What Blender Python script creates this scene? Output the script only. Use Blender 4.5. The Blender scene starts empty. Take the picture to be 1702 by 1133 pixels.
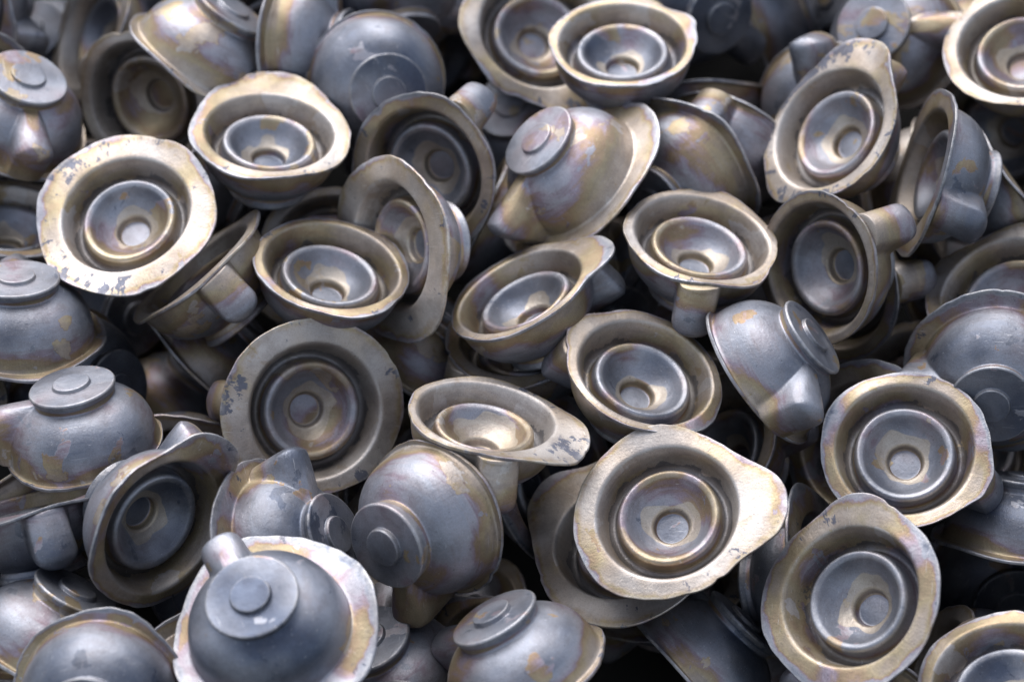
import bpy, math, random, json, os
import numpy as np
from mathutils import Vector, Matrix

# ------------------------------------------------------------------ units
U = 0.04                      # metres per mouth radius of one forging
FPX = 1702 * 85 / 36.0        # focal length in photo pixels
PITCH = math.radians(36)      # camera looks down by this much
CAM_DIST = 35.0 * U
C_FWD = Vector((0, math.cos(PITCH), -math.sin(PITCH)))
C_RIGHT = Vector((1, 0, 0))
C_UP = C_RIGHT.cross(C_FWD)
CAM_LOC = -C_FWD * CAM_DIST + Vector((0, 0, 0.55))

sc = bpy.context.scene
col = sc.collection

# ------------------------------------------------------------------ camera
cam_d = bpy.data.cameras.new('camera')
cam = bpy.data.objects.new('camera', cam_d)
col.objects.link(cam)
cam_d.lens = 85
cam_d.sensor_width = 36
cam_d.clip_start = 0.05
cam_d.clip_end = 200
rot = Matrix((C_RIGHT, C_UP, -C_FWD)).transposed()
cam.matrix_world = Matrix.Translation(CAM_LOC) @ rot.to_4x4()
sc.camera = cam
cam_d.dof.use_dof = True
cam_d.dof.focus_distance = 34.3 * U
cam_d.dof.aperture_fstop = 4.2

# ------------------------------------------------------------------ world and sun
w = bpy.data.worlds.new('World')
sc.world = w
w.use_nodes = True
wn = w.node_tree
bg = wn.nodes['Background']
sky = wn.nodes.new('ShaderNodeTexSky')
sky.sky_type = 'NISHITA'
sky.sun_disc = False
SUN_EL, SUN_AZ = math.radians(60), math.radians(-24)      # azimuth from +Y (away from the camera) towards +X
sky.sun_elevation = SUN_EL
sky.sun_rotation = SUN_AZ
sky.air_density = 1.0
sky.dust_density = 2.5
hs = wn.nodes.new('ShaderNodeHueSaturation')        # thin high cloud: a paler sky
hs.inputs['Saturation'].default_value = 0.52
wn.links.new(sky.outputs[0], hs.inputs['Color'])
wn.links.new(hs.outputs[0], bg.inputs[0])
bg.inputs[1].default_value = 0.12

sun_d = bpy.data.lights.new('sun', 'SUN')
sun = bpy.data.objects.new('sun', sun_d)
col.objects.link(sun)
sun_d.energy = 1.8
sun_d.angle = math.radians(60)
sun_d.color = (1.0, 0.96, 0.92)
sdir = Vector((math.sin(SUN_AZ) * math.cos(SUN_EL), math.cos(SUN_AZ) * math.cos(SUN_EL), math.sin(SUN_EL)))
sun.rotation_euler = sdir.to_track_quat('Z', 'Y').to_euler()
sun.location = sdir * 5

vs = sc.view_settings
vs.view_transform = 'Standard'
vs.look = 'None'
vs.exposure = 1.0
vs.gamma = 1.0
vs.use_curve_mapping = False
sc.cycles.max_bounces = 3
sc.cycles.glossy_bounces = 3
sc.cycles.diffuse_bounces = 2
sc.cycles.sample_clamp_indirect = 6

# ------------------------------------------------------------------ materials
def N(nt, kind, **kw):
    n = nt.nodes.new(kind)
    for k, v in kw.items():
        if k == 'inp':
            for i, val in v.items():
                n.inputs[i].default_value = val
        else:
            setattr(n, k, v)
    return n

def math_n(nt, op, a, b=None, c=None, clamp=False):
    n = nt.nodes.new('ShaderNodeMath'); n.operation = op; n.use_clamp = clamp
    for i, v in enumerate((a, b, c)):
        if v is None: continue
        if isinstance(v, (int, float)): n.inputs[i].default_value = v
        else: nt.links.new(v, n.inputs[i])
    return n.outputs[0]

def maprange(nt, v, a, b, c=0.0, d=1.0, smooth=True):
    n = nt.nodes.new('ShaderNodeMapRange')
    n.interpolation_type = 'SMOOTHSTEP' if smooth else 'LINEAR'
    nt.links.new(v, n.inputs[0])
    for i, x in enumerate((a, b, c, d)): n.inputs[i + 1].default_value = x
    return n.outputs[0]

def mixc(nt, f, a, b, mode='MIX'):
    n = nt.nodes.new('ShaderNodeMix'); n.data_type = 'RGBA'; n.blend_type = mode
    if isinstance(f, (int, float)): n.inputs[0].default_value = f
    else: nt.links.new(f, n.inputs[0])
    for i, v in ((6, a), (7, b)):
        if isinstance(v, tuple): n.inputs[i].default_value = v
        else: nt.links.new(v, n.inputs[i])
    return n.outputs[2]

def attr(nt, name, typ):
    n = nt.nodes.new('ShaderNodeAttribute'); n.attribute_name = name; n.attribute_type = typ
    return n.outputs['Fac']

def make_steel():
    m = bpy.data.materials.new('forged_steel'); m.use_nodes = True
    nt = m.node_tree; L = nt.links.new
    bs = nt.nodes['Principled BSDF']
    tc = nt.nodes.new('ShaderNodeTexCoord')
    mp = N(nt, 'ShaderNodeVectorMath', operation='SCALE'); L(tc.outputs['Object'], mp.inputs[0]); mp.inputs['Scale'].default_value = 1 / U
    co = mp.outputs[0]
    seed = attr(nt, 'seed', 'OBJECT'); tone = attr(nt, 'tone', 'OBJECT'); lum = attr(nt, 'lum', 'OBJECT')
    zone = attr(nt, 'zone', 'GEOMETRY'); fl = attr(nt, 'fl', 'GEOMETRY')
    def noise(scale, detail=3, rough=0.5, off=0.0, vec=None, dist=0.0):
        n = N(nt, 'ShaderNodeTexNoise', noise_dimensions='3D')
        sh = N(nt, 'ShaderNodeVectorMath', operation='ADD'); L(vec or co, sh.inputs[0]); L(math_n(nt, 'ADD', seed, off), sh.inputs[1])
        L(sh.outputs[0], n.inputs['Vector'])
        n.inputs['Scale'].default_value = scale; n.inputs['Detail'].default_value = detail
        n.inputs['Roughness'].default_value = rough; n.inputs['Distortion'].default_value = dist
        return n.outputs['Fac']
    # temper film thickness
    big = noise(1.0, 1, 0.4)
    mid = noise(3.2, 4, 0.6, 3.3)
    # every piece cooled differently
    wn1 = N(nt, 'ShaderNodeTexWhiteNoise', noise_dimensions='1D'); L(seed, wn1.inputs['W'])
    t = math_n(nt, 'ADD', zone, math_n(nt, 'ADD', math_n(nt, 'MULTIPLY', tone, 1.3), math_n(nt, 'MULTIPLY', math_n(nt, 'SUBTRACT', wn1.outputs['Value'], 0.5), 0.16)))
    # drawn-out smears of oxide that run round and down the form
    smv = N(nt, 'ShaderNodeVectorMath', operation='MULTIPLY'); L(co, smv.inputs[0]); smv.inputs[1].default_value = (1.0, 1.0, 4.5)
    smear = noise(2.2, 5, 0.62, 39.0, vec=smv.outputs[0], dist=0.6)
    t = math_n(nt, 'ADD', t, math_n(nt, 'MULTIPLY', math_n(nt, 'SUBTRACT', smear, 0.5), 0.32))
    t = math_n(nt, 'ADD', t, math_n(nt, 'MULTIPLY', math_n(nt, 'SUBTRACT', big, 0.5), 1.0))
    t = math_n(nt, 'ADD', t, math_n(nt, 'MULTIPLY', math_n(nt, 'SUBTRACT', mid, 0.5), 0.10))
    # the outer margin of the flash cooled greyer
    t = math_n(nt, 'SUBTRACT', t, math_n(nt, 'MULTIPLY', maprange(nt, math_n(nt, 'ADD', fl, math_n(nt, 'MULTIPLY', math_n(nt, 'SUBTRACT', mid, 0.5), 0.9)), 0.55, 0.95), 0.30))
    # flaked scale: sharp-edged patches
    fk = noise(1.3, 5, 0.52, 9.1, dist=0.3)
    fmask = math_n(nt, 'MULTIPLY', maprange(nt, fk, 0.61, 0.622), maprange(nt, fl, 0.0, 0.05, 1.0, 0.0))
    t = math_n(nt, 'ADD', t, math_n(nt, 'MULTIPLY', fmask, 0.30))
    fk2 = noise(1.9, 5, 0.6, 17.7, dist=0.4)
    fmask2 = maprange(nt, fk2, 0.645, 0.655)
    t = math_n(nt, 'SUBTRACT', t, math_n(nt, 'MULTIPLY', fmask2, 0.14))
    # bare lobes round the bore, black ragged scale in the groove
    ln = noise(1.7, 2, 0.4, 23.0)
    lm = maprange(nt, math_n(nt, 'ADD', math_n(nt, 'ADD', attr(nt, 'lobe', 'GEOMETRY'), attr(nt, 'bare', 'OBJECT')), math_n(nt, 'MULTIPLY', math_n(nt, 'SUBTRACT', ln, 0.5), 2.2)), 0.72, 0.79)
    lm = math_n(nt, 'MULTIPLY', lm, maprange(nt, attr(nt, 'lobe', 'GEOMETRY'), 0.0, 0.05))
    gn = noise(2.6, 6, 0.62, 27.0)
    gm = maprange(nt, math_n(nt, 'ADD', attr(nt, 'groove', 'GEOMETRY'), math_n(nt, 'MULTIPLY', math_n(nt, 'SUBTRACT', gn, 0.5), 2.6)), 0.56, 0.62)
    gm = math_n(nt, 'MULTIPLY', gm, maprange(nt, attr(nt, 'groove', 'GEOMETRY'), 0.0, 0.04))
    rp = nt.nodes.new('ShaderNodeValToRGB'); L(t, rp.inputs[0])
    stops = [(0.0, (0.09, 0.11, 0.16)), (0.16, (0.175, 0.195, 0.245)), (0.32, (0.30, 0.32, 0.375)), (0.44, (0.345, 0.34, 0.385)),
             (0.505, (0.31, 0.255, 0.305)), (0.565, (0.345, 0.255, 0.175)), (0.65, (0.405, 0.34, 0.225)), (0.76, (0.45, 0.385, 0.325)),
             (0.90, (0.475, 0.435, 0.405)), (1.0, (0.53, 0.50, 0.48))]
    el = rp.color_ramp.elements
    el[0].position, el[0].color = stops[0][0], (*stops[0][1], 1)
    el[1].position, el[1].color = stops[-1][0], (*stops[-1][1], 1)
    for p, c in stops[1:-1]:
        e = el.new(p); e.color = (*c, 1)
    colr = rp.outputs[0]
    colr = mixc(nt, math_n(nt, 'MULTIPLY', lm, 0.75), colr, (0.54, 0.48, 0.40, 1))
    colr = mixc(nt, math_n(nt, 'MULTIPLY', gm, 0.75), colr, (0.15, 0.155, 0.175, 1))
    # polar coordinates for drawn-out streaks on the flash
    sep = nt.nodes.new('ShaderNodeSeparateXYZ'); L(co, sep.inputs[0])
    ang = math_n(nt, 'ARCTAN2', sep.outputs[1], sep.outputs[0])
    rad = math_n(nt, 'SQRT', math_n(nt, 'ADD', math_n(nt, 'MULTIPLY', sep.outputs[0], sep.outputs[0]), math_n(nt, 'MULTIPLY', sep.outputs[1], sep.outputs[1])))
    cmb = nt.nodes.new('ShaderNodeCombineXYZ'); L(math_n(nt, 'MULTIPLY', ang, 3.6), cmb.inputs[0]); L(math_n(nt, 'MULTIPLY', rad, 1.6), cmb.inputs[1]); L(sep.outputs[2], cmb.inputs[2])
    pol = cmb.outputs[0]
    cmb2 = nt.nodes.new('ShaderNodeCombineXYZ'); L(math_n(nt, 'MULTIPLY', ang, 9.0), cmb2.inputs[0]); L(rad, cmb2.inputs[1]); L(sep.outputs[2], cmb2.inputs[2])
    streak = noise(4.5, 4, 0.65, 5.0, vec=cmb2.outputs[0])
    # dark blue scale left in flecks on the flash
    fleck = noise(2.1, 6, 0.68, 31.0, vec=pol)
    patchy = noise(0.9, 2, 0.5, 44.0)
    thr = math_n(nt, 'ADD', fleck, math_n(nt, 'MULTIPLY', math_n(nt, 'SUBTRACT', patchy, 0.5), 0.7))
    thr = math_n(nt, 'ADD', thr, math_n(nt, 'MULTIPLY', fl, 0.07))
    fm = math_n(nt, 'MULTIPLY', maprange(nt, math_n(nt, 'ADD', thr, attr(nt, 'fleck', 'OBJECT')), 0.725, 0.75), maprange(nt, fl, 0.10, 0.22))
    colr = mixc(nt, math_n(nt, 'MULTIPLY', fm, 0.85), colr, (0.105, 0.125, 0.185, 1))
    colr = mixc(nt, math_n(nt, 'MULTIPLY', maprange(nt, streak, 0.35, 0.7), 0.15), colr, (0.62, 0.56, 0.50, 1), 'MULTIPLY')
    # scuffed edges and ridge tops, fine grain
    wear = math_n(nt, 'MULTIPLY', attr(nt, 'wear', 'GEOMETRY'), maprange(nt, noise(6, 5, 0.7, 83.0), 0.30, 0.62))
    colr = mixc(nt, math_n(nt, 'MULTIPLY', wear, 0.55), colr, (0.58, 0.57, 0.565, 1))
    grain = noise(55, 2, 0.7, 91.0)
    colr = mixc(nt, maprange(nt, grain, 0.35, 0.7, 0.0, 0.35), colr, (0.55, 0.55, 0.56, 1), 'MULTIPLY')
    # soot and smudges
    smud = noise(1.8, 5, 0.6, 67.0)
    colr = mixc(nt, maprange(nt, math_n(nt, 'ADD', math_n(nt, 'MULTIPLY', smud, 0.6), math_n(nt, 'MULTIPLY', smear, 0.4)), 0.42, 0.62, 0.0, 0.55), colr, (0.50, 0.47, 0.46, 1), 'MULTIPLY')
    # grime in small pits
    pit = noise(22, 3, 0.6, 12.0)
    colr = mixc(nt, math_n(nt, 'MULTIPLY', maprange(nt, pit, 0.66, 0.74), 0.55), colr, (0.05, 0.05, 0.055, 1))
    # bright nicks
    nick = maprange(nt, noise(9, 6, 0.8, 51.0), 0.72, 0.745)
    colr = mixc(nt, math_n(nt, 'MULTIPLY', nick, 0.7), colr, (0.72, 0.72, 0.74, 1))
    # fine scratches: two stretched noises
    def scratch(rotz, off):
        mpp = N(nt, 'ShaderNodeMapping'); L(co, mpp.inputs[0])
        mpp.inputs['Rotation'].default_value = (0.5, rotz * 0.6, rotz); mpp.inputs['Scale'].default_value = (1.3, 26, 26)
        return maprange(nt, noise(1.6, 2, 0.5, off, vec=mpp.outputs[0]), 0.70, 0.75)
    sc1 = math_n(nt, 'MAXIMUM', scratch(0.7, 61.0), scratch(2.1, 73.0))
    colr = mixc(nt, math_n(nt, 'MULTIPLY', sc1, 0.38), colr, (0.62, 0.62, 0.64, 1))
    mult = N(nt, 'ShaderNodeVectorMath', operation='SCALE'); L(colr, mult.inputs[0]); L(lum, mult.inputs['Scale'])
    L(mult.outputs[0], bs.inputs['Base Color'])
    bs.inputs['Metallic'].default_value = 0.74
    r = math_n(nt, 'ADD', 0.31, math_n(nt, 'MULTIPLY', mid, 0.20))
    r = math_n(nt, 'ADD', r, math_n(nt, 'MULTIPLY', fm, 0.10))
    r = math_n(nt, 'ADD', r, math_n(nt, 'MULTIPLY', smear, 0.14))
    r = math_n(nt, 'SUBTRACT', r, math_n(nt, 'MULTIPLY', nick, 0.15))
    L(r, bs.inputs['Roughness'])
    h = math_n(nt, 'ADD', math_n(nt, 'MULTIPLY', noise(26, 4, 0.7, 2.0), 0.55), math_n(nt, 'MULTIPLY', noise(4.5, 2, 0.5, 8.0), 0.9))
    h = math_n(nt, 'ADD', h, math_n(nt, 'MULTIPLY', math_n(nt, 'MULTIPLY', streak, maprange(nt, fl, 0.0, 0.2)), 0.22))
    h = math_n(nt, 'ADD', h, math_n(nt, 'MULTIPLY', sc1, -0.12))
    h = math_n(nt, 'ADD', h, math_n(nt, 'MULTIPLY', fmask, 0.10))
    bp = nt.nodes.new('ShaderNodeBump'); bp.inputs['Strength'].default_value = 0.36; bp.inputs['Distance'].default_value = 0.0011
    L(h, bp.inputs['Height']); L(bp.outputs[0], bs.inputs['Normal'])
    return m

def make_ground():
    m = bpy.data.materials.new('dark_ground'); m.use_nodes = True
    nt = m.node_tree; bs = nt.nodes['Principled BSDF']
    n = nt.nodes.new('ShaderNodeTexNoise'); n.inputs['Scale'].default_value = 12; n.inputs['Detail'].default_value = 8
    r = nt.nodes.new('ShaderNodeValToRGB')
    r.color_ramp.elements[0].color = (0.006, 0.006, 0.007, 1); r.color_ramp.elements[1].color = (0.02, 0.019, 0.018, 1)  # near-black colour, so the gaps between forgings read as deep shade
    nt.links.new(n.outputs[0], r.inputs[0]); nt.links.new(r.outputs[0], bs.inputs['Base Color'])
    bs.inputs['Roughness'].default_value = 0.9
    return m

STEEL = make_steel()
GROUND = make_ground()

# ------------------------------------------------------------------ shape of one forging (in mouth radii, mouth up, lug at +X)
FREF = 1.3
ZB = 0.87                     # depth of the bowl below the mouth
def fillet_poly(pts, maxseg=0.06, arc_n=4):
    """pts: (r, z, fillet radius, region). Returns (r, z, region) samples."""
    out = []
    n = len(pts)
    cur = np.array(pts[0][:2], float)
    res = [(cur[0], cur[1], pts[0][3])]
    def seg(a, b, reg):
        d = np.linalg.norm(b - a); k = max(1, int(math.ceil(d / maxseg)))
        for i in range(1, k + 1):
            p = a + (b - a) * i / k; res.append((p[0], p[1], reg))
    for i in range(1, n):
        p = np.array(pts[i][:2], float); f = pts[i][2]; reg = pts[i][3]
        if i == n - 1 or f <= 0:
            seg(cur, p, reg); cur = p; continue
        q = np.array(pts[i + 1][:2], float)
        d1 = p - cur; l1 = np.linalg.norm(d1); d2 = q - p; l2 = np.linalg.norm(d2)
        f = min(f, l1 * 0.9, l2 * 0.48)
        a = p - d1 / l1 * f; b = p + d2 / l2 * f
        seg(cur, a, reg)
        for k in range(1, arc_n + 1):
            s = k / arc_n
            pt = a * (1 - s) ** 2 + p * 2 * s * (1 - s) + b * s * s
            res.append((pt[0], pt[1], reg if s <= 0.5 else pts[i + 1][3]))
        cur = b
    return res

def profile(v, coarse=False):
    bt, th = v['boss_t'], v['th']
    rd, hd = v['ring_d'], v['hole_d']
    pt, br = v['pad_t'], v['boss_r']
    zb = -ZB
    P = [(0.0, -hd, 0, 'ring'), (0.235, -hd, .03, 'ring'), (0.262, -hd + .115, .03, 'ring'), (0.325, -hd + .145, .06, 'ring'),
         (0.48, -rd - .215, .22, 'ring'), (0.610, -rd - .025, .09, 'ring'), (0.680, -rd, .05, 'ring'), (0.722, -rd - .04, .045, 'ring'), (0.745, -0.40, .04, 'ring'),
         (0.79, -0.43, .04, 'body'), (0.865, -0.40, .06, 'body'), (0.955, -0.09, .10, 'body'), (1.0, 0.0, .045, 'body'),
         (FREF - .005, 0.0, .012, 'flash'), (FREF, -0.014, .008, 'flash'), (FREF, -th + .01, .008, 'flash'), (FREF - .01, -th, .01, 'flash'), (1.088, -th, .045, 'flash'),
         (1.072, -0.24, .16, 'body'), (1.0, -0.52, .3, 'body'), (0.80, -0.75, .22, 'body'), (0.57, zb, .09, 'body'),
         (br - .045, zb - .06, .04, 'boss'), (br, zb - bt, .03, 'boss'), (br - .02, zb - bt - .03, .022, 'boss'), (0.278, zb - bt - .03, .012, 'boss'),
         (0.268, zb - bt - .03 - pt, .02, 'pad'), (0.0, zb - bt - .03 - pt, 0, 'pad')]
    if coarse: return fillet_poly(P, 0.2, 1)
    return fillet_poly(P, 0.045, 4)

def gauss(d, wd): return np.exp(-(d / wd) ** 2)
def angd(a, b): return (a - b + math.pi) % (2 * math.pi) - math.pi
def sstep(x, a, b):
    t = np.clip((x - a) / (b - a), 0, 1); return t * t * (3 - 2 * t)

DEF = dict(boss_t=0.16, th=0.048, ring_d=0.17, hole_d=0.63, pad_t=0.06, boss_r=0.63, base=1.25, bumps=(), off=(0, 0), wav=0.03, sh=(0, 0), lug_w=0.33, lug_r=1.50, bend=())

def build_arrays(v, coarse=False):
    rs = random.Random(v['rnd'])
    nt = 44 if coarse else 168
    th0 = np.linspace(0, 2 * math.pi, nt, endpoint=False)
    # denser sampling near the lug at angle 0
    theta = th0 - 0.55 * np.sin(th0)
    S = profile(v, coarse)
    r0 = np.array([s[0] for s in S]); z0 = np.array([s[1] for s in S]); reg = [s[2] for s in S]
    ns = len(S)
    idx_edge = int(np.argmax(r0))
    inside = np.arange(ns) < idx_edge
    R = np.repeat(r0[:, None], nt, 1); Z = np.repeat(z0[:, None], nt, 1); T = np.repeat(theta[None, :], ns, 0)
    # outline of the flash
    F = np.full(nt, v['base'])
    for (a, amp, wd) in v['bumps']:
        F = F + amp * np.exp(-np.abs(angd(theta, math.radians(a)) / (wd * 1.12)) ** 2.8)
    ox, oy = v['off']
    F = F + ox * np.cos(theta) + oy * np.sin(theta)
    for k in range(2, 7):
        F = F + v['wav'] * rs.uniform(-1, 1) / (k ** 0.4) * np.cos(k * theta + rs.uniform(0, 6.28))
    for k in range(9, 34):
        F = F + 0.0013 * rs.uniform(-1, 1) * np.cos(k * theta + rs.uniform(0, 6.28))
    # two or three small nicks in the edge
    for _ in range(3):
        F = F - rs.uniform(0.0, 0.03) * gauss(angd(theta, rs.uniform(0, 6.28)), rs.uniform(0.03, 0.10))
    F = np.maximum(F, 1.125)
    isf = np.array([g == 'flash' for g in reg])
    wtop = np.clip((r0 - 1.02) / (FREF - 1.02), 0, 1); wbot = np.clip((r0 - 1.10) / (FREF - 1.10), 0, 1)
    w = np.where(isf, np.where(inside, wtop, wbot), 0.0)
    R = R + w[:, None] * (F[None, :] - FREF)
    # lug: tongue on the outside of the bowl, blended in with a fillet
    out_body = (~inside) & (z0 > -ZB - .005) & (r0 < 1.5)
    lat = R * np.sin(T)
    front = np.cos(T) > 0
    zend = -0.56
    hw = v['lug_w']
    rl = 1.27 + (v['lug_r'] - 1.27) * np.clip(-Z / 0.70, 0, 1)
    for _ in range(1):
        # lateral distance measured at the lug radius as it grows outwards
        lat1 = np.where(front, np.sin(T) * 0.5 * (R + rl), 9)
        dz = np.minimum(Z - zend, 0)
        sd = np.sqrt(lat1 ** 2 + dz ** 2) - hw
        m = 1 - sstep(sd, -0.075, 0.06)
        tip = 1 - 0.22 * np.clip((-Z - 0.5) / 0.4, 0, 1) ** 2
    zone_m = np.where(isf, np.clip(1 - w * 2.5, 0, 1), 1.0) * out_body
    M = m * zone_m[:, None]
    crown = 1 - 0.10 * (np.clip(np.abs(lat1) / hw, 0, 1)) ** 2
    target = R + (rl * crown - R) * tip
    R2 = np.where(target > R, R + (target - R) * M, R)
    lugamt = np.where(R2 > R + 0.02, M, 0)
    R = R2
    # flash bends and waviness
    hgt = np.zeros(nt)
    for k in range(2, 6):
        hgt = hgt + 0.045 * rs.uniform(-1, 1) * np.cos(k * theta + rs.uniform(0, 6.28))
    for (a, amp, wd) in v['bend']:
        hgt = hgt + amp * gauss(angd(theta, math.radians(a)), wd)
    ext = np.clip(R - 1.04, 0, 1)
    Z = Z + np.where(isf[:, None], ext * hgt[None, :] * 3.0, 0)
    # die shear of the inside, general unevenness
    X = R * np.cos(T); Y = R * np.sin(T)
    sx, sy = v['sh']
    dep = np.where(inside[:, None], np.clip(-Z, 0, 1), 0)
    X = X + sx * dep; Y = Y + sy * dep
    ph = [rs.uniform(0, 6.28) for _ in range(6)]
    e = 0.010
    ovx, ovy = 1 + rs.uniform(-.015, .015), 1 + rs.uniform(-.015, .015)
    Xn = X * ovx + e * np.sin(2.1 * Y + ph[0]) + 0.004 * np.sin(5.3 * Z + 4 * Y + ph[1])
    Yn = Y * ovy + e * np.sin(2.3 * X + ph[2]) + 0.004 * np.sin(5.1 * Z + 4 * X + ph[3])
    Zn = Z + 0.010 * np.sin(2.0 * X + ph[4]) * np.sin(2.2 * Y + ph[5])
    # temper-colour zones, in mouth radii along the profile
    zn = np.zeros(ns); flv = np.zeros(ns); lob = np.zeros(ns); gro = np.zeros(ns)
    wr = np.zeros(ns)
    for i in range(ns):
        r, z, g = r0[i], z0[i], reg[i]
        if g == 'ring':
            if r < 0.22: q = 0.26
            elif r < 0.29: q = 0.64
            elif r < 0.60: q = 0.34
            elif r < 0.735: q = 0.40
            else: q = 0.58
            lob[i] = max(0.0, min(1.0, 1.0 - (r - .30) / .30)) if r > 0.25 else 0.0
        elif g == 'body' and inside[i]:
            q = 0.66 + 0.10 * min(1, max(0, (r - .87) / .11))
            gro[i] = max(0.0, min(1.0, 1.0 - (r - .845) / .08))
        elif g == 'flash':
            q = 0.73 if inside[i] else 0.66
            flv[i] = w[i]
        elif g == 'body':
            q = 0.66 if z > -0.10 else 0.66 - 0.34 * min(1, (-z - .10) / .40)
        elif g == 'boss':
            q = 0.58 if r < br_lim(v) else 0.26
            if z < -ZB - v['boss_t'] + .02: q = 0.28
        else: q = 0.26
        zn[i] = q
        if g == 'ring' and 0.61 < r < 0.72 and z > -v['ring_d'] - .05: wr[i] = 0.4
        if g == 'flash' and r > FREF - .02: wr[i] = 1.0
        if g == 'boss' and r > v['boss_r'] - .03: wr[i] = 0.8
        if g == 'pad' and r > .25: wr[i] = 0.7
        if g == 'body' and inside[i] and r > 0.985: wr[i] = 0.5
    kern = np.array([1, 2, 1.0]) / 4
    zn = np.convolve(np.pad(zn, 1, mode='edge'), kern, 'valid')
    return dict(X=Xn, Y=Yn, Z=Zn, reg=reg, zone=zn, fl=flv, lobe=lob, groove=gro, wear=wr, lug=lugamt, nt=nt, ns=ns, inside=inside)

def br_lim(v): return v['boss_r'] - 0.035

def grid_mesh(A):
    """vertices and quads of the closed surface, poles merged"""
    ns, nt = A['ns'], A['nt']
    V = np.stack([A['X'], A['Y'], A['Z']], -1)          # ns, nt, 3
    V[0] = V[0].mean(0); V[-1] = V[-1].mean(0)
    return V

def vertex_normals(V):
    ns, nt = V.shape[:2]
    a = V[:-1]; b = V[1:]
    a2 = np.roll(a, -1, 1); b2 = np.roll(b, -1, 1)
    fn = np.cross(b2 - a, b - a2)      # area weighted quad normal
    vn = np.zeros_like(V)
    for (blk, o) in ((slice(0, -1), 0), (slice(1, None), 0)):
        vn[blk] += fn + np.roll(fn, 1, 1)
    vn[0] = fn[0].sum(0); vn[-1] = fn[-1].sum(0)
    l = np.linalg.norm(vn, axis=-1, keepdims=True); l[l == 0] = 1
    return vn / l, fn

PARTS = (('inner_ring', 'ring'), ('cup_body', 'body'), ('rim_flange', 'flash'), ('side_lug', 'lug'), ('base_boss', 'boss'), ('centre_pad', 'pad'))

def part_meshes(v):
    A = build_arrays(v)
    V = grid_mesh(A) * U
    VN, FN = vertex_normals(V)
    ns, nt = A['ns'], A['nt']
    # face region: by the sample at the far end of each band; the lug takes body faces it raises
    fr = np.empty((ns - 1, nt), dtype=object)
    for s in range(ns - 1): fr[s, :] = A['reg'][s + 1]
    lug = A['lug']
    lf = np.minimum(np.minimum(lug[:-1], lug[1:]), np.minimum(np.roll(lug[:-1], -1, 1), np.roll(lug[1:], -1, 1)))
    bodyf = (fr == 'body') & (~A['inside'][1:, None])
    fr[(lf > 0.30) & bodyf] = 'lug'
    vid = np.arange(ns * nt).reshape(ns, nt)
    a = vid[:-1]; d = vid[1:]; a2 = np.roll(a, -1, 1); d2 = np.roll(d, -1, 1)
    quads = np.stack([a, a2, d2, d], -1)
    res = {}
    Vf = V.reshape(-1, 3); Nf = VN.reshape(-1, 3)
    # a quick test on the sign of the normals: the pad must face -Z
    if VN[-1, 0, 2] > 0: Nf = -Nf; flip = True
    else: flip = False
    pn = np.cross(Vf[quads[-2, 0, 1]] - Vf[quads[-2, 0, 0]], Vf[quads[-2, 0, 3]] - Vf[quads[-2, 0, 0]])
    if np.dot(pn, Nf[quads[-2, 0, 0]]) < 0: quads = quads[..., ::-1]
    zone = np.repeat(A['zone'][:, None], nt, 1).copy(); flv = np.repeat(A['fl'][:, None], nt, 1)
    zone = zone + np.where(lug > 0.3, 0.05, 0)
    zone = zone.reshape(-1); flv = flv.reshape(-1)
    lobe = np.repeat(A['lobe'][:, None], nt, 1).reshape(-1); groove = np.repeat(A['groove'][:, None], nt, 1).reshape(-1); wearv = np.repeat(A['wear'][:, None], nt, 1).reshape(-1)
    for pname, key in PARTS:
        sel = (fr == key)
        q = quads[sel]
        if len(q) == 0: continue
        used, inv = np.unique(q.reshape(-1), return_inverse=True)
        q2 = inv.reshape(-1, 4)
        me = bpy.data.meshes.new(pname)
        faces = []
        for f in q2:
            faces.append(tuple(int(x) for x in f))
        me.from_pydata([tuple(p) for p in Vf[used]], [], faces)
        me.polygons.foreach_set('use_smooth', [True] * len(faces))
        for nm, arr in (('zone', zone), ('fl', flv), ('lobe', lobe), ('groove', groove), ('wear', wearv)):
            at = me.attributes.new(nm, 'FLOAT', 'POINT'); at.data.foreach_set('value', arr[used].astype(np.float32))
        me.normals_split_custom_set_from_vertices([tuple(x) for x in Nf[used]])
        me.materials.append(STEEL)
        me.update()
        res[pname] = me
    return res

# ------------------------------------------------------------------ placing: where it lies in the heap
def surf_scale(y): return 105.0 + 19.0 * y / 1133.0
def dirs(P):
    vdir = (CAM_LOC - P).normalized()
    r = (C_RIGHT - vdir * C_RIGHT.dot(vdir)).normalized()
    u = vdir.cross(r)
    return r, u, vdir

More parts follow.
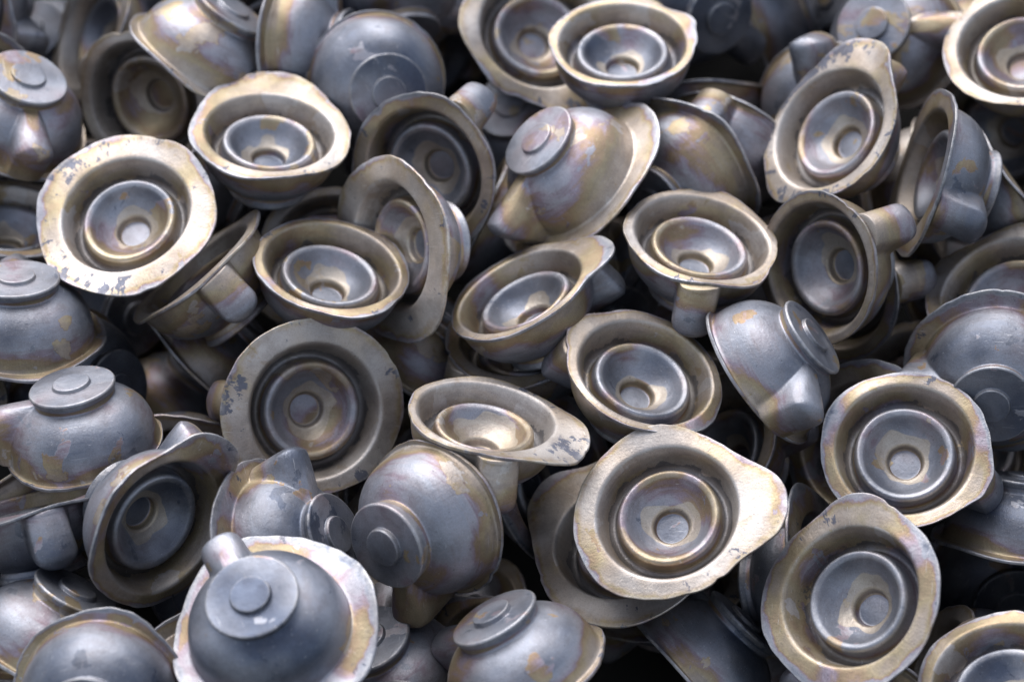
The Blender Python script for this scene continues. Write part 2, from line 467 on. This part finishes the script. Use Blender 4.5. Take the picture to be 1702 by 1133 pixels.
def pose(p, push=0.0, q=(0, 0, 0, 0)):
    """matrix of a piece: x, y image position, a/t facing of the mouth, l facing of the lug, push = extra depth in radii"""
    x, y, a, t, l = p['x'] + q[0], p['y'] + q[1], p['a'] + q[2], p['t'] + q[3], p['l'] + q[2]
    depth = (FPX / surf_scale(y) + p.get('h', 0) + push) * U
    P = CAM_LOC + C_FWD * depth + C_RIGHT * ((x - 851) / FPX * depth) - C_UP * ((y - 566.5) / FPX * depth)
    r, u, vd = dirs(P)
    ar, tr = math.radians(a), math.radians(t)
    n = (r * math.cos(ar) + u * math.sin(ar)) * math.sin(tr) + vd * math.cos(tr)
    lr = math.radians(l)
    flat = r * math.cos(lr) + u * math.sin(lr)
    nz = n.dot(vd)
    if 'roll' in p:       # roll measured from the camera side
        e1 = (vd - n * vd.dot(n)).normalized(); e2 = n.cross(e1)
        X = e1 * math.cos(math.radians(p['roll'])) + e2 * math.sin(math.radians(p['roll']))
    else:
        if abs(nz) < 0.12: nz = 0.12 if nz >= 0 else -0.12
        dzz = -n.dot(flat) / nz
        X = flat + vd * dzz
        X = (X - n * X.dot(n)).normalized()
    Yv = n.cross(X)
    M = Matrix((X, Yv, n)).transposed().to_4x4()
    v = p['v']
    off = 0.0
    if p['anchor'] == 'boss': off = -(ZB + v['boss_t'] + 0.03)
    M.translation = P - n * (off * U)
    return M

PIECES = []
def piece(label, x, y, a, t, l, anchor='rim', tone=0.0, lum=1.0, h=0.0, roll=None, s=None, fleck=0.0, bare=0.0, **kw):  # lum scales base colour: darker for shadowed pieces, lifted where shade dims flash
    v = dict(DEF); v.update(kw); v['rnd'] = 100 + len(PIECES)
    p = dict(label=label, x=x, y=y, a=a, t=t, l=l, anchor=anchor, tone=tone, lum=lum, h=h, v=v, s=s, fleck=fleck, bare=bare)
    if roll is not None: p['roll'] = roll
    PIECES.append(p)

#PIECES_BEGIN
SHORTS = []
def scr(l, t, items):
    s = 1 if t <= 90 else -1
    return tuple((s * (a - l), amp, wd) for (a, amp, wd) in items)
def hp(label, sn, x, y, a, t, l, sb=(), so=None, sbend=(), **kw):
    """as piece(), with flash bulges (sb), flash offset (so) and flash bends given by the way they point in the photograph"""
    if so:
        s = 1 if t <= 90 else -1
        th = math.radians(s * (so[1] - l)); kw['off'] = (so[0] * math.cos(th), so[0] * math.sin(th))
    SHORTS.append(sn)
    piece(label, x, y, a, t, l, bumps=scr(l, t, sb), bend=scr(l, t, sbend), **kw)

# ---- topmost ones first; each later one lies behind or below the earlier ones it meets
hp('mouth-up forging with round pale flash flecked dark blue, upper left, above the shadowed lug-fronted one', sn='pale blue-flecked cup', x=208, y=356, a=116, t=34, l=100, base=1.40, sb=((100, .05, .25), (165, .05, .5)), fleck=.12, tone=.10, lum=1.12)
hp('large mouth-up forging whose flash swells into a wide smooth tongue pointing right', sn='tongue-flashed cup', x=1108, y=850, a=108, t=23, l=5, base=1.28, sb=((3, .38, .42), (95, .06, .4), (215, .10, .5)), tone=.04, lum=1.05)
hp('mouth-up forging with broad rounded-square taupe flash, lowest big cup on the right', sn='square-flashed cup', x=1412, y=991, a=148, t=25, l=85, base=1.30, sb=((83, .14, .35), (-2, .06, .3), (-95, .12, .5), (180, .03, .4)), sh=(-.08, -.22), tone=-.02, lum=.95)
hp('forging turned away, pad facing right and peaked lug on top, above cream-ringed dome', sn='peaked-lug forging', x=560, y=888, a=197, t=124, l=104, anchor='boss', s=0.3, base=1.42, sb=((180, .06, .4),), tone=-.06, lum=.92, lug_r=1.42)
hp('bottom-up forging with a bright cream flash ring round its grey dome, lower left', sn='cream-ringed dome', x=418, y=990, a=-60, t=147, l=122, anchor='boss', lug_r=1.34, base=1.44, so=(.05, 20), sb=((120, .10, .3),), tone=-.10, lum=1.08, s='front', boss_t=.13, pad_t=.07)
hp('mouth-up forging with a pale lip at its back, directly below the big side-tipped dome', sn='raised-lip cup', x=448, y=219, a=87, t=54, l=95, base=1.24, sb=((95, .20, .7),), sbend=((95, .12, .5),), tone=.06, lum=1.02)
hp('bottom-up forging leaning left, wide yellowish flash, stubby lug down left, upper middle', sn='leaning yellowish forging', x=893, y=233, a=-43, t=124, l=234, anchor='boss', so=(.05, 10), base=1.40, sb=((222, .18, .4), (20, .10, .5)), tone=.03, lum=1.15, lug_r=1.58, boss_t=.15, h=-.3)
hp('mouth-up forging with thin wavy flash and its long lug hanging straight down in front', sn='long-lugged cup', x=1167, y=393, a=77, t=54, l=-92, base=1.16, sb=((-60, .04, .3),), wav=.05, tone=.04, lum=1.0)
hp('deep mouth-up cup with a thin crinkled rim at the top, right of centre', sn='crinkled-rim cup', x=1035, y=69, a=90, t=53, l=60, base=1.13, sb=((20, .10, .2), (-80, .04, .2)), wav=.035, tone=.02, lum=1.02)
hp('big round forging facing the viewer almost squarely, with olive taupe flash, left of middle', sn='olive round cup', x=524, y=683, a=-13, t=17, l=175, base=1.37, sb=((-80, -.14, .5), (185, .05, .3), (-30, -.05, .3)), tone=.08, lum=.92)
hp('mouth-up forging with a flat taupe collar, left of the standing flash crescent', sn='taupe-collared cup', x=552, y=440, a=80, t=52, l=100, base=1.15, sb=((-62, .12, .35),), tone=.02, lum=.98)
hp('large tilted forging with speckled pale flash rising to a corner, upper right', sn='speckled tilted cup', x=1376, y=213, a=143, t=45, l=62, base=1.22, sb=((66, .34, .45), (228, .10, .25), (150, -.10, .5)), fleck=.12, tone=.07, lum=1.02)
hp('wide low mouth-up forging, cream patch inside, flash drawn out to a right-hand tip', sn='cream-patched low cup', x=808, y=690, a=80, t=62, l=-70, base=1.14, sb=((-14, .44, .55), (-60, .12, .3)), fleck=.08, bare=.35, tone=.12, lum=1.04)
hp('slate blue bottom-up forging with tan scale patches, lug at the left picture edge', sn='tan-patched blue dome', x=120, y=640, a=-77, t=116, l=188, anchor='boss', base=1.14, tone=-.04, lum=.92, boss_t=.17)
hp('bottom-up forging rolled sideways, shiny round bowl, thick stepped pad facing lower left', sn='shiny round dome', x=641, y=908, a=30, t=133, l=-88, anchor='boss', s='front', base=1.17, tone=.05, lum=.92, boss_t=.24, pad_t=.08)
hp('mouth-up forging with taupe-grey inner ring, touching the top of the tongue-flashed cup', sn='grey-ringed cup', x=1073, y=617, a=68, t=44, l=155, base=1.15, sb=((142, .20, .3), (-60, .05, .4)), tone=.05, lum=1.0)
hp('steeply tilted mouth-up forging in the middle, its flash corner raised to the upper right', sn='central tilted cup', x=862, y=483, a=118, t=62, l=28, base=1.15, sb=((30, .42, .4),), tone=.05, lum=1.0)
hp('mouth-up forging with slate inner ring and narrow notched collar, above the square-flashed cup', sn='notched-collar cup', x=1504, y=745, a=93, t=22, l=-20, base=1.21, sb=((-22, .12, .3), (140, .04, .4)), tone=-.02, lum=.98)
hp('forging whose pale flash crescent peeks out left of the notched-collar cup', sn='peeking pale crescent', x=1432, y=742, a=175, t=24, l=190, s=0.5, base=1.30, tone=.02, lum=1.0)
hp('forging on its side with thin bright flash edge, cut by the right edge low down', sn='right knife-edge bowl', x=1692, y=912, a=-98, t=99, l=60, base=1.28, s=.4, tone=-.08, lum=.85)
hp('big dome tipped on its side with sharp lower flash, top left', sn='big side-tipped dome', x=390, y=20, a=242, t=106, l=-10, anchor='boss', base=1.26, tone=.02, lum=1.0, boss_t=.16, h=-.2)
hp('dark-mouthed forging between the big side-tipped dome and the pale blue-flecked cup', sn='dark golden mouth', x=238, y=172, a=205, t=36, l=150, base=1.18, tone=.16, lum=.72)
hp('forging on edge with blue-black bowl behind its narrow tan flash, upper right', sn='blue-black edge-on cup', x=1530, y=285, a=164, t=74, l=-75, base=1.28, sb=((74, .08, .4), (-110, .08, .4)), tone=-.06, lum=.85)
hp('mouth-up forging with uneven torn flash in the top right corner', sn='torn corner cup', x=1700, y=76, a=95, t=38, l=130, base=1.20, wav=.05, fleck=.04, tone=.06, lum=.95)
hp('shadowed dark-mouthed forging below the torn cup in the top right corner', sn='right shadowed mouth', x=1655, y=232, a=205, t=33, l=80, base=1.33, fleck=.05, tone=.0, lum=.7)  # low lum puts part of the shade into the colour
hp('forging on its side with a bronze patch and wide blunt lug facing out', sn='bronze-patched forging', x=1350, y=560, a=215, t=106, l=-75, anchor='boss', base=1.16, tone=-.02, lum=.92, boss_t=.14)
hp('forging with tan flash arc and shadowed mouth, just above the notched-collar cup', sn='tan-arced tucked cup', x=1505, y=635, a=118, t=42, l=150, s=0.3, base=1.20, tone=.02, lum=.92)
hp('forging standing on edge beside the taupe-collared cup, its broad flash a tall crescent', sn='standing crescent', x=648, y=412, a=186, t=56, l=180, base=1.40, sb=((0, .14, .6), (-60, .12, .5), (95, .02, .4)), tone=.08, lum=1.3)  # high lum brightens the colour of flash turned from the light
hp('mouth-up forging with wide wavy flash lying under the tongue-flashed cup', sn='wavy under-cup', x=1035, y=895, a=114, t=35, l=155, base=1.40, sb=((151, .32, .30), (200, -.10, .3), (-60, .06, .4)), tone=.12, lum=1.3)  # colour lifted by lum against shade from the cup above
hp('bottom-up forging with stepped pad tilted up left and flaked bowl, bottom middle', sn='flaked bottom dome', x=820, y=1024, a=-60, t=112, l=180, anchor='boss', base=1.18, tone=.04, lum=1.0, boss_t=.17, pad_t=.08)
hp('brown-mouthed forging tilted down right with a long curled flash edge, lower left', sn='curled brown cup', x=272, y=878, a=-32, t=46, l=55, base=1.20, sb=((58, .28, .4), (215, .04, .4)), sbend=((58, .12, .4),), tone=-.02, lum=.85)
hp('upright forging seen level from the side, lug hanging down, under the tan-patched blue dome', sn='level side cup', x=45, y=835, a=104, t=83, l=-85, base=1.28, roll=10, tone=-.04, lum=.8)
hp('forging tilted up left, broad lug facing out under its knife-thin flash', sn='knife-edged cup', x=325, y=445, a=131, t=80, l=-50, base=1.22, roll=5, sb=((40, .05, .3),), tone=.04, lum=.9)
hp('shadowed dark-mouthed forging with tan rim arc, behind the standing flash crescent', sn='tan-arced dark cup', x=703, y=287, a=205, t=32, l=60, s=0.5, base=1.24, tone=-.02, lum=.8)  # lum darkens the colour of this mouth, which faces away from light
hp('forging dome in an olive flash ring, cropped by the bottom edge at left', sn='olive-ringed cropped dome', x=170, y=1160, a=60, t=158, l=200, base=1.24, tone=-.04, lum=.9)
hp('bottom-up forging with wide lug facing the viewer, left edge below the pale blue-flecked cup', sn='wide-lugged edge dome', x=28, y=462, a=-86, t=116, l=-80, anchor='boss', base=1.24, roll=178, tone=.02, lum=.9)
hp('forging with brown flash curling round its smooth blue pink-edged bowl', sn='pink-edged blue bowl', x=1150, y=275, a=35, t=128, l=250, base=1.30, tone=-.04, lum=.9)
hp('grey dome with a straw yellow flash edge, behind the smooth blue pink-edged bowl', sn='straw-edged dome', x=1205, y=240, a=68, t=130, l=100, base=1.16, tone=.1, lum=1.0)
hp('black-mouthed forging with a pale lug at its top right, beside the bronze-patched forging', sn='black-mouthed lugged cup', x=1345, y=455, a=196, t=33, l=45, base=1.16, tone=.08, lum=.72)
hp('mouth-up forging with taupe flash cut by the left edge, below the tilted-pad dome', sn='left-edge taupe cup', x=12, y=362, a=84, t=56, l=100, base=1.20, tone=.0, lum=.88)
hp('bottom-up forging with tilted pad and lug below it, upper left edge', sn='tilted-pad dome', x=48, y=128, a=-108, t=128, l=-80, anchor='boss', base=1.20, tone=.05, lum=.95)
hp('round-backed forging showing two stepped discs, right of the raised-lip cup', sn='disc-backed dome', x=646, y=156, a=140, t=165, l=-60, anchor='boss', base=1.15, tone=-.02, lum=.95)
hp('mouth-up forging with a flash tail running down right, behind the crinkled-rim cup', sn='tailed cup', x=900, y=50, a=60, t=28, l=-65, base=1.26, sb=((-62, .30, .35), (180, .06, .4)), tone=.06, lum=1.0)
hp('bottom-up forging with a round lug beside its mottled disc, top right', sn='mottled disc forging', x=1455, y=45, a=-30, t=146, l=8, anchor='boss', base=1.18, tone=.04, lum=.92)
hp('bottom-up forging with large slate disc face and olive flash at the right edge', sn='right-edge disc dome', x=1648, y=672, a=85, t=152, l=180, anchor='boss', base=1.36, tone=-.06, lum=.92)
hp('mouth-up forging with taupe flash cut by the right edge, above the large disc face', sn='right-edge taupe cup', x=1672, y=478, a=112, t=44, l=150, base=1.26, tone=.05, lum=.95)
hp('bottom-up forging with blue side and bronze band, bottom left, left of cream-ringed dome', sn='blue-sided forging', x=122, y=985, a=236, t=101, l=20, anchor='boss', base=1.20, tone=.0, lum=.88)
hp('dark forging on its side under the wavy under-cup, left of the square-flashed cup', sn='rust-patched forging', x=1232, y=1025, a=216, t=100, l=120, anchor='boss', s=0.5, base=1.20, tone=-.05, lum=.75)
hp('mouth-up forging cut by the bottom right corner', sn='corner cropped cup', x=1672, y=1128, a=100, t=42, l=120, base=1.22, tone=.02, lum=.92)
hp('forging whose flash crescent shows just under the central tilted cup', sn='crescent beneath centre', x=872, y=560, a=95, t=56, l=200, s=0.5, base=1.24, tone=.02, lum=.85)
hp('disc-faced forging leaning in shadow at the top, right of the crinkled-rim cup', sn='leaning shadowed disc', x=1197, y=30, a=150, t=140, l=-40, anchor='boss', base=1.18, tone=-.06, lum=.8)
hp('forging on edge with a narrow brownish hollow, top left, left of big side-tipped dome', sn='brown hollow', x=148, y=52, a=160, t=66, l=60, base=1.26, tone=.04, lum=.95)
hp('disc-faced forging in the top left corner', sn='corner disc', x=48, y=52, a=-50, t=140, l=30, anchor='boss', base=1.18, tone=.06, lum=.85)
hp('edge-on forging right of the big side-tipped dome at the top', sn='upper edge-on forging', x=480, y=75, a=178, t=112, l=90, base=1.34, tone=.06, lum=.95)
hp('round-backed forging behind the speckled tilted cup', sn='hidden round back', x=1378, y=170, a=60, t=150, l=100, s=0.5, base=1.14, tone=.02, lum=.92)
hp('forging whose edge shows right of the black-mouthed lugged cup', sn='blue-edged forging', x=1385, y=480, a=200, t=40, l=0, s=0.5, base=1.22, tone=-.06, lum=.85)
hp('forging with a flash arc tucked under the bronze-patched forging', sn='tucked pale arc', x=1185, y=745, a=150, t=50, l=30, s=0.5, base=1.26, tone=.02, lum=.9)
hp('forging with bronze bowl half hidden left of the olive round cup', sn='half-hidden bronze bowl', x=335, y=615, a=225, t=98, l=60, base=1.24, s=1.5, tone=.08, lum=.8)
hp('steel-blue forging in the gap right of the olive round cup', sn='steel-blue gap forging', x=690, y=610, a=235, t=110, l=20, s=0.5, base=1.2, tone=.0, lum=.9)
hp('forging half hidden behind the left side of the leaning yellowish forging', sn='hidden pale forging', x=880, y=225, a=-60, t=145, l=200, s=0.5, base=1.2, tone=.08, lum=1.0)
hp('dark forging cut by the top edge, left of the tailed cup', sn='top dark forging', x=640, y=-25, a=110, t=120, l=0, base=1.3, tone=.03, lum=.85)
hp('blue-black bowl just right of the central tilted cup', sn='central blue-black bowl', x=985, y=470, a=120, t=140, l=60, s=0.5, base=1.18, tone=-.1, lum=.8)
hp('forging in deep shade under the right knife-edge bowl', sn='right shaded bowl', x=1655, y=960, a=120, t=150, l=60, s=0.5, base=1.2, tone=-.06, lum=.7)  # deep shade partly painted in through lum
hp('small cropped flash end between the square-flashed cup and the bottom right corner cup', sn='cropped flash end', x=1550, y=1140, a=160, t=70, l=80, base=1.24, tone=.02, lum=.85)
hp('dark forging at the bottom edge, right of the cream-ringed dome', sn='bottom dark forging', x=660, y=1140, a=-60, t=130, l=80, s=0.5, base=1.2, tone=-.04, lum=.75)
hp('reddish-edged bowl in shadow left of the cream-ringed dome', sn='reddish-edged bowl', x=370, y=960, a=30, t=150, l=150, s=0.5, base=1.18, tone=-.05, lum=.75)
#PIECES_END

SOLVED = {}
#SOLVED_BEGIN
SOLVED = {'p': [(0, 0, 0, 0, 0), (0, 0, 0, 0, 0), (0, 0, 0, 0, 0), (0.3, 0, 0, 0, 0), (-1.62, 0, 0, 0, 0), (0, 0, 0, 0, 0), (0, 0, 0, 0, 0), (0, 0, 0, 0, 0), (0.06, 0, 0, 0, 0), (0.9, 0, 0, 0, 0), (0.24, 0, 0, 0, 0), (0, 0, 0, 0, 0), (-0.2, 0, 0, 0, 0), (-0.2, 0, 0, 0, 0), (-0.3, 0, 0, 0, 0), (0.16, 0, 0, 0, 0), (0.28, 0, 0, 0, 0), (0.28, 0, 0, 0, 0), (1.94, 0, 0, 0, 0), (1.9, 0, 0, 0, 0), (0.25, -4.5, -4.9, -5.4, -0.0), (1.3, 0, 0, 0, 0), (-0.2, 0, 0, 0, 0), (-0.2, 0, 0, 0, 0), (2.38, 0, 0, 0, 0), (-0.2, 2.5, -0.9, 0.2, 0.5), (2.94, 0, 0, 0, 0), (0.34, 0, 0, 0, 0), (1.48, 0, 0, 0, 0), (-0.2, 0, 0, 0, 0), (-0.14, 0, 0, 0, 0), (0.58, 0, 0, 0, 0), (0.64, 0, 0, 0, 0), (0.5, 0, 0, 0, 0), (0.16, 0, 0, 0, 0), (-0.2, 0, 0, 0, 0), (1.24, 2.6, 4.6, 4.7, 0.2), (1.78, 0, 0, 0, 0), (0.07, 11.9, -8.6, -8.2, 9.8), (1.33, 0.4, -0.5, 2.2, 3.3), (-0.2, 0, 0, 0, 0), (0.22, 0, 0, 0, 0), (1.06, 0, 0, 0, 0), (0.61, -5.7, -3.5, -5.4, 4.8), (0.16, 1.6, 1.5, -2.2, -1.5), (0.46, 0, 0, 0, 0), (0.34, 6.3, -2.8, 6.1, 8.5), (1.85, 7.4, 5.0, 9.9, -3.3), (-0.2, 0, 0, 0, 0), (1.52, 0, 0, 0, 0), (1.12, 0, 0, 0, 0), (2.44, 0, 0, 0, 0), (3.58, 0, 0, 0, 0), (1.24, 0, 0, 0, 0), (1.88, 0, 0, 0, 0), (1.49, -4.7, -5.2, -0.5, -4.1), (2.06, 0, 0, 0, 0), (3.0, 0, 0, 0, 0), (3.08, 0, 0, 0, 0), (3.8, 0, 0, 0, 0), (1.15, 10.9, -11.0, -8.7, -1.7), (2.78, 0, 0, 0, 0), (4.34, 0, 0, 0, 0), (2.38, 0, 0, 0, 0), (2.12, -1.6, 1.5, 1.1, 1.2), (2.24, 0, 0, 0, 0)],
 'f': [(0, 0.3), (2, 0.3), (3, 0.3), (4, 1.5), (5, 0.3), (7, 0.3), (8, 0.3), (9, 1.5), (10, 0.3), (11, 0.3), (12, 0.3), (14, 0.3), (29, 1.8), (30, 0.3), (31, 0.6), (43, 0.75), (49, 1.8), (57, 1.65), (59, 0.3), (61, 0.45), (74, 1.65), (78, 1.2), (90, 1.35), (102, 1.35), (103, 0.6), (110, 1.65), (119, 0.3), (120, 0.45), (137, 1.8), (149, 1.65), (150, 0.3), (151, 0.9), (164, 0.3), (168, 1.65), (172, 1.65), (186, 1.65), (205, 1.2), (208, 0.3), (209, 1.8), (210, 0.3), (217, 1.5), (228, 0.9), (236, 1.2), (238, 1.65), (240, 0.3), (241, 0.3), (242, 1.5), (246, 0.3), (248, 0.3), (249, 1.05), (253, 1.05), (255, 0.2), (256, 0.65), (257, 1.25), (258, 1.55), (259, 0.2), (260, 0.8), (261, 1.4), (262, 1.85), (263, 1.4), (264, 0.2), (265, 0.95), (266, 0.8), (267, 1.25), (268, 2.45), (271, 0.65), (273, 2.6), (278, 2.3), (279, 0.95), (282, 1.7), (283, 2.0), (285, 1.25), (286, 0.2), (287, 1.55), (288, 2.0), (289, 1.85), (290, 0.95), (296, 2.6), (298, 0.2), (302, 2.3), (303, 0.65), (304, 1.4), (305, 1.1), (308, 0.8), (310, 2.3), (311, 2.3), (313, 2.45), (318, 1.7), (320, 0.35), (326, 0.2), (327, 2.45), (329, 1.55), (331, 2.15), (334, 2.3), (335, 1.25), (337, 2.15), (340, 2.3), (343, 2.45), (346, 0.95), (350, 0.8), (351, 0.95), (354, 2.45), (356, 1.55), (359, 2.45), (361, 1.85), (364, 0.35), (365, 2.3), (367, 2.45), (374, 0.95), (375, 0.35), (376, 2.6), (382, 1.4), (384, 0.95), (388, 1.85), (390, 0.8), (392, 2.3), (398, 2.15), (399, 2.3), (401, 1.55), (407, 2.15), (408, 2.6), (411, 0.95), (414, 1.4), (415, 0.95), (417, 1.4), (421, 2.45)],
 'fl': {
  205: 'dark edge-on forging sunk between square-flashed cup and tongue-flashed cup',
  354: 'dark edge-on forging sunk between half-hidden bronze bowl and olive round cup',
  287: 'dark edge-on forging sunk between hidden round back and leaning shadowed disc',
  172: 'dark open-mouthed forging sunk between cream-patched low cup and wavy under-cup',
  137: 'dark bottom-up forging sunk between tan-patched blue dome and wide-lugged edge dome',
  329: 'dark bottom-up forging sunk between pale blue-flecked cup and knife-edged cup',
  320: 'dark edge-on forging sunk between leaning yellowish forging and tan-arced dark cup',
  31: 'dark open-mouthed forging sunk between corner disc and tilted-pad dome',
  382: 'dark open-mouthed forging sunk between rust-patched forging and tongue-flashed cup',
  110: 'dark open-mouthed forging sunk between taupe-collared cup and raised-lip cup',
  102: 'dark edge-on forging sunk between blue-black edge-on cup and speckled tilted cup',
  103: 'dark edge-on forging sunk between blue-black edge-on cup and right shadowed mouth',
  296: 'dark open-mouthed forging sunk between tailed cup and disc-backed dome',
  298: 'dark edge-on forging sunk between straw-edged dome and crinkled-rim cup',
  78: 'dark edge-on forging sunk between raised-lip cup and pale blue-flecked cup',
  392: 'dark bottom-up forging sunk between shiny round dome and flaked bottom dome',
  217: 'dark open-mouthed forging sunk between flaked bottom dome and shiny round dome',
  168: 'dark open-mouthed forging sunk between curled brown cup and tan-patched blue dome',
  337: 'dark bottom-up forging sunk between right-edge taupe cup and blue-black edge-on cup',
  361: 'dark open-mouthed forging sunk between right-edge disc dome and right knife-edge bowl',
  288: 'dark bottom-up forging sunk between mottled disc forging and hidden round back',
  364: 'dark edge-on forging sunk between level side cup and tan-patched blue dome',
  236: 'dark bottom-up forging sunk between square-flashed cup and cropped flash end',
  228: 'dark bottom-up forging sunk between cream-ringed dome and olive-ringed cropped dome',
  356: 'dark open-mouthed forging sunk between olive round cup and cream-patched low cup',
  407: 'dark open-mouthed forging sunk between rust-patched forging and square-flashed cup',
  367: 'dark open-mouthed forging sunk between olive round cup and peaked-lug forging',
  61: 'dark open-mouthed forging glimpsed above tilted-pad dome',
  318: 'dark open-mouthed forging sunk between knife-edged cup and raised-lip cup',
  335: 'dark bottom-up forging sunk between long-lugged cup and black-mouthed lugged cup',
  186: 'dark open-mouthed forging sunk between shiny round dome and peaked-lug forging',
  49: 'dark open-mouthed forging sunk between big side-tipped dome and upper edge-on forging',
  334: 'dark edge-on forging sunk between long-lugged cup and grey-ringed cup',
  308: 'dark bottom-up forging sunk between tan-arced dark cup and raised-lip cup',
  388: 'dark bottom-up forging sunk between blue-sided forging and curled brown cup',
  151: 'dark open-mouthed forging sunk between tan-patched blue dome and wide-lugged edge dome',
  346: 'dark edge-on forging sunk between grey-ringed cup and bronze-patched forging',
  57: 'dark edge-on forging sunk between torn corner cup and mottled disc forging',
  311: 'dark bottom-up forging sunk between speckled tilted cup and straw-edged dome',
  359: 'dark edge-on forging sunk between peeking pale crescent and tucked pale arc',
  305: 'dark edge-on forging sunk between pale blue-flecked cup and tilted-pad dome',
  343: 'dark edge-on forging sunk between steel-blue gap forging and olive round cup',
  365: 'dark open-mouthed forging sunk between level side cup and curled brown cup',
  246: 'dark bottom-up forging glimpsed below bottom dark forging',
  304: 'dark edge-on forging sunk between tilted-pad dome and left-edge taupe cup',
  331: 'dark open-mouthed forging sunk between taupe-collared cup and olive round cup',
  310: 'dark edge-on forging sunk between leaning yellowish forging and central blue-black bowl',
  340: 'dark bottom-up forging glimpsed below wide-lugged edge dome',
  408: 'dark bottom-up forging glimpsed below square-flashed cup',
}}
#SOLVED_END

# ------------------------------------------------------------------ building
GROUP = 'steel forgings lying in the heap'
def link_piece(meshes, M, label, tone, lum, seed, fleck=0.0, bare=0.0):
    root = bpy.data.objects.new('forged_cup', None)
    root.empty_display_size = U * 0.3
    col.objects.link(root)
    root.matrix_world = M
    root['label'] = label; root['category'] = 'steel forging'; root['group'] = GROUP
    kids = {}
    for pname, key in PARTS:
        if pname not in meshes: continue
        o = bpy.data.objects.new(pname, meshes[pname]); col.objects.link(o)
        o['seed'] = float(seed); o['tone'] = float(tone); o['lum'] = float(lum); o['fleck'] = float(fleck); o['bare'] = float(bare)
        o.parent = kids['base_boss'] if pname == 'centre_pad' else root
        kids[pname] = o
    return root

def copy_piece(root, M, label, tone, lum, seed):
    c = root.copy(); col.objects.link(c); c.matrix_world = M; c['label'] = label
    for ch in root.children:
        d = ch.copy(); col.objects.link(d); d.parent = c
        d['seed'] = float(seed); d['tone'] = float(tone); d['lum'] = float(lum)
        for g in ch.children:
            e = g.copy(); col.objects.link(e); e.parent = d
            e['seed'] = float(seed); e['tone'] = float(tone); e['lum'] = float(lum)
    return c

def filler_poses():
    """smaller layer below: loose grid of positions under the named pieces, random facing"""
    rs = random.Random(7)
    out = []
    for layer, (hh, step) in enumerate(((0.7, 150), (2.3, 185))):
        y = -210
        row = 0
        while y < 1360:
            x = -230 + (row % 2) * step * 0.5
            while x < 1950:
                p = dict(x=x + rs.uniform(-45, 45), y=y + rs.uniform(-35, 35), a=rs.uniform(0, 360), t=math.degrees(math.acos(rs.uniform(-1, 1))), l=0, roll=rs.uniform(0, 360),
                         anchor='rim', h=hh, tone=rs.uniform(-.12, .12), lum=rs.uniform(.8, 1.0), kind=rs.randrange(4), layer=layer)
                p['v'] = FILL_V[p['kind']]
                out.append(p)
                x += step
            y += step * 0.62; row += 1
    return out

FILL_V = []
for k, (b, bu) in enumerate(((1.18, ((0, .22, .4),)), (1.30, ((10, .2, .5), (150, .1, .4))), (1.15, ((-8, .15, .3),)), (1.36, ((0, .15, .5), (200, -.12, .5))))):
    v = dict(DEF); v.update(base=b, bumps=bu, rnd=900 + k); FILL_V.append(v)

def edge_word(x, y):
    return None

ROOTS = {}
def main():
    FP = filler_poses()
    for i, p in enumerate(PIECES):
        push, *q = SOLVED['p'][i] if SOLVED else (0, 0, 0, 0, 0)
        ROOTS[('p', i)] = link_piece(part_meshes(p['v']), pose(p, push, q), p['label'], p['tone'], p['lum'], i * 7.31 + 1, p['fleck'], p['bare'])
    protos = [None] * len(FILL_V)
    fs = SOLVED.get('f', [])
    for j, push in fs:
        p = FP[j]; k = p['kind']
        M = pose(p, push)
        lab = SOLVED.get('fl', {}).get(j, FILL_LABEL)
        if protos[k] is None:
            protos[k] = ROOTS[('f', j)] = link_piece(part_meshes(p['v']), M, lab, p['tone'], p['lum'], 500 + j * 3.7)
        else:
            ROOTS[('f', j)] = copy_piece(protos[k], M, lab, p['tone'], p['lum'], 500 + j * 3.7)
    # ground sheet added under the heap, following its slope; large to block the sky
    def at(x, y, extra):
        d = (FPX / surf_scale(y) + extra) * U
        return CAM_LOC + C_FWD * d + C_RIGHT * ((x - 851) / FPX * d) - C_UP * ((y - 566.5) / FPX * d)
    c = at(851, 566, 6.0); up = (at(851, 200, 6.0) - at(851, 900, 6.0)).normalized()
    me = bpy.data.meshes.new('ground')
    s = 12
    vs_ = [c + C_RIGHT * sx * s + up * sy * s for sx, sy in ((-1, -1), (1, -1), (1, 1), (-1, 1))]
    me.from_pydata(vs_, [], [(0, 1, 2, 3)]); me.materials.append(GROUND)
    g = bpy.data.objects.new('ground', me); col.objects.link(g); g['kind'] = 'structure'

FILL_LABEL = 'dull steel forging half buried in the dark gaps under the top layer'
if not globals().get('SOLVE_ONLY'):
    main()
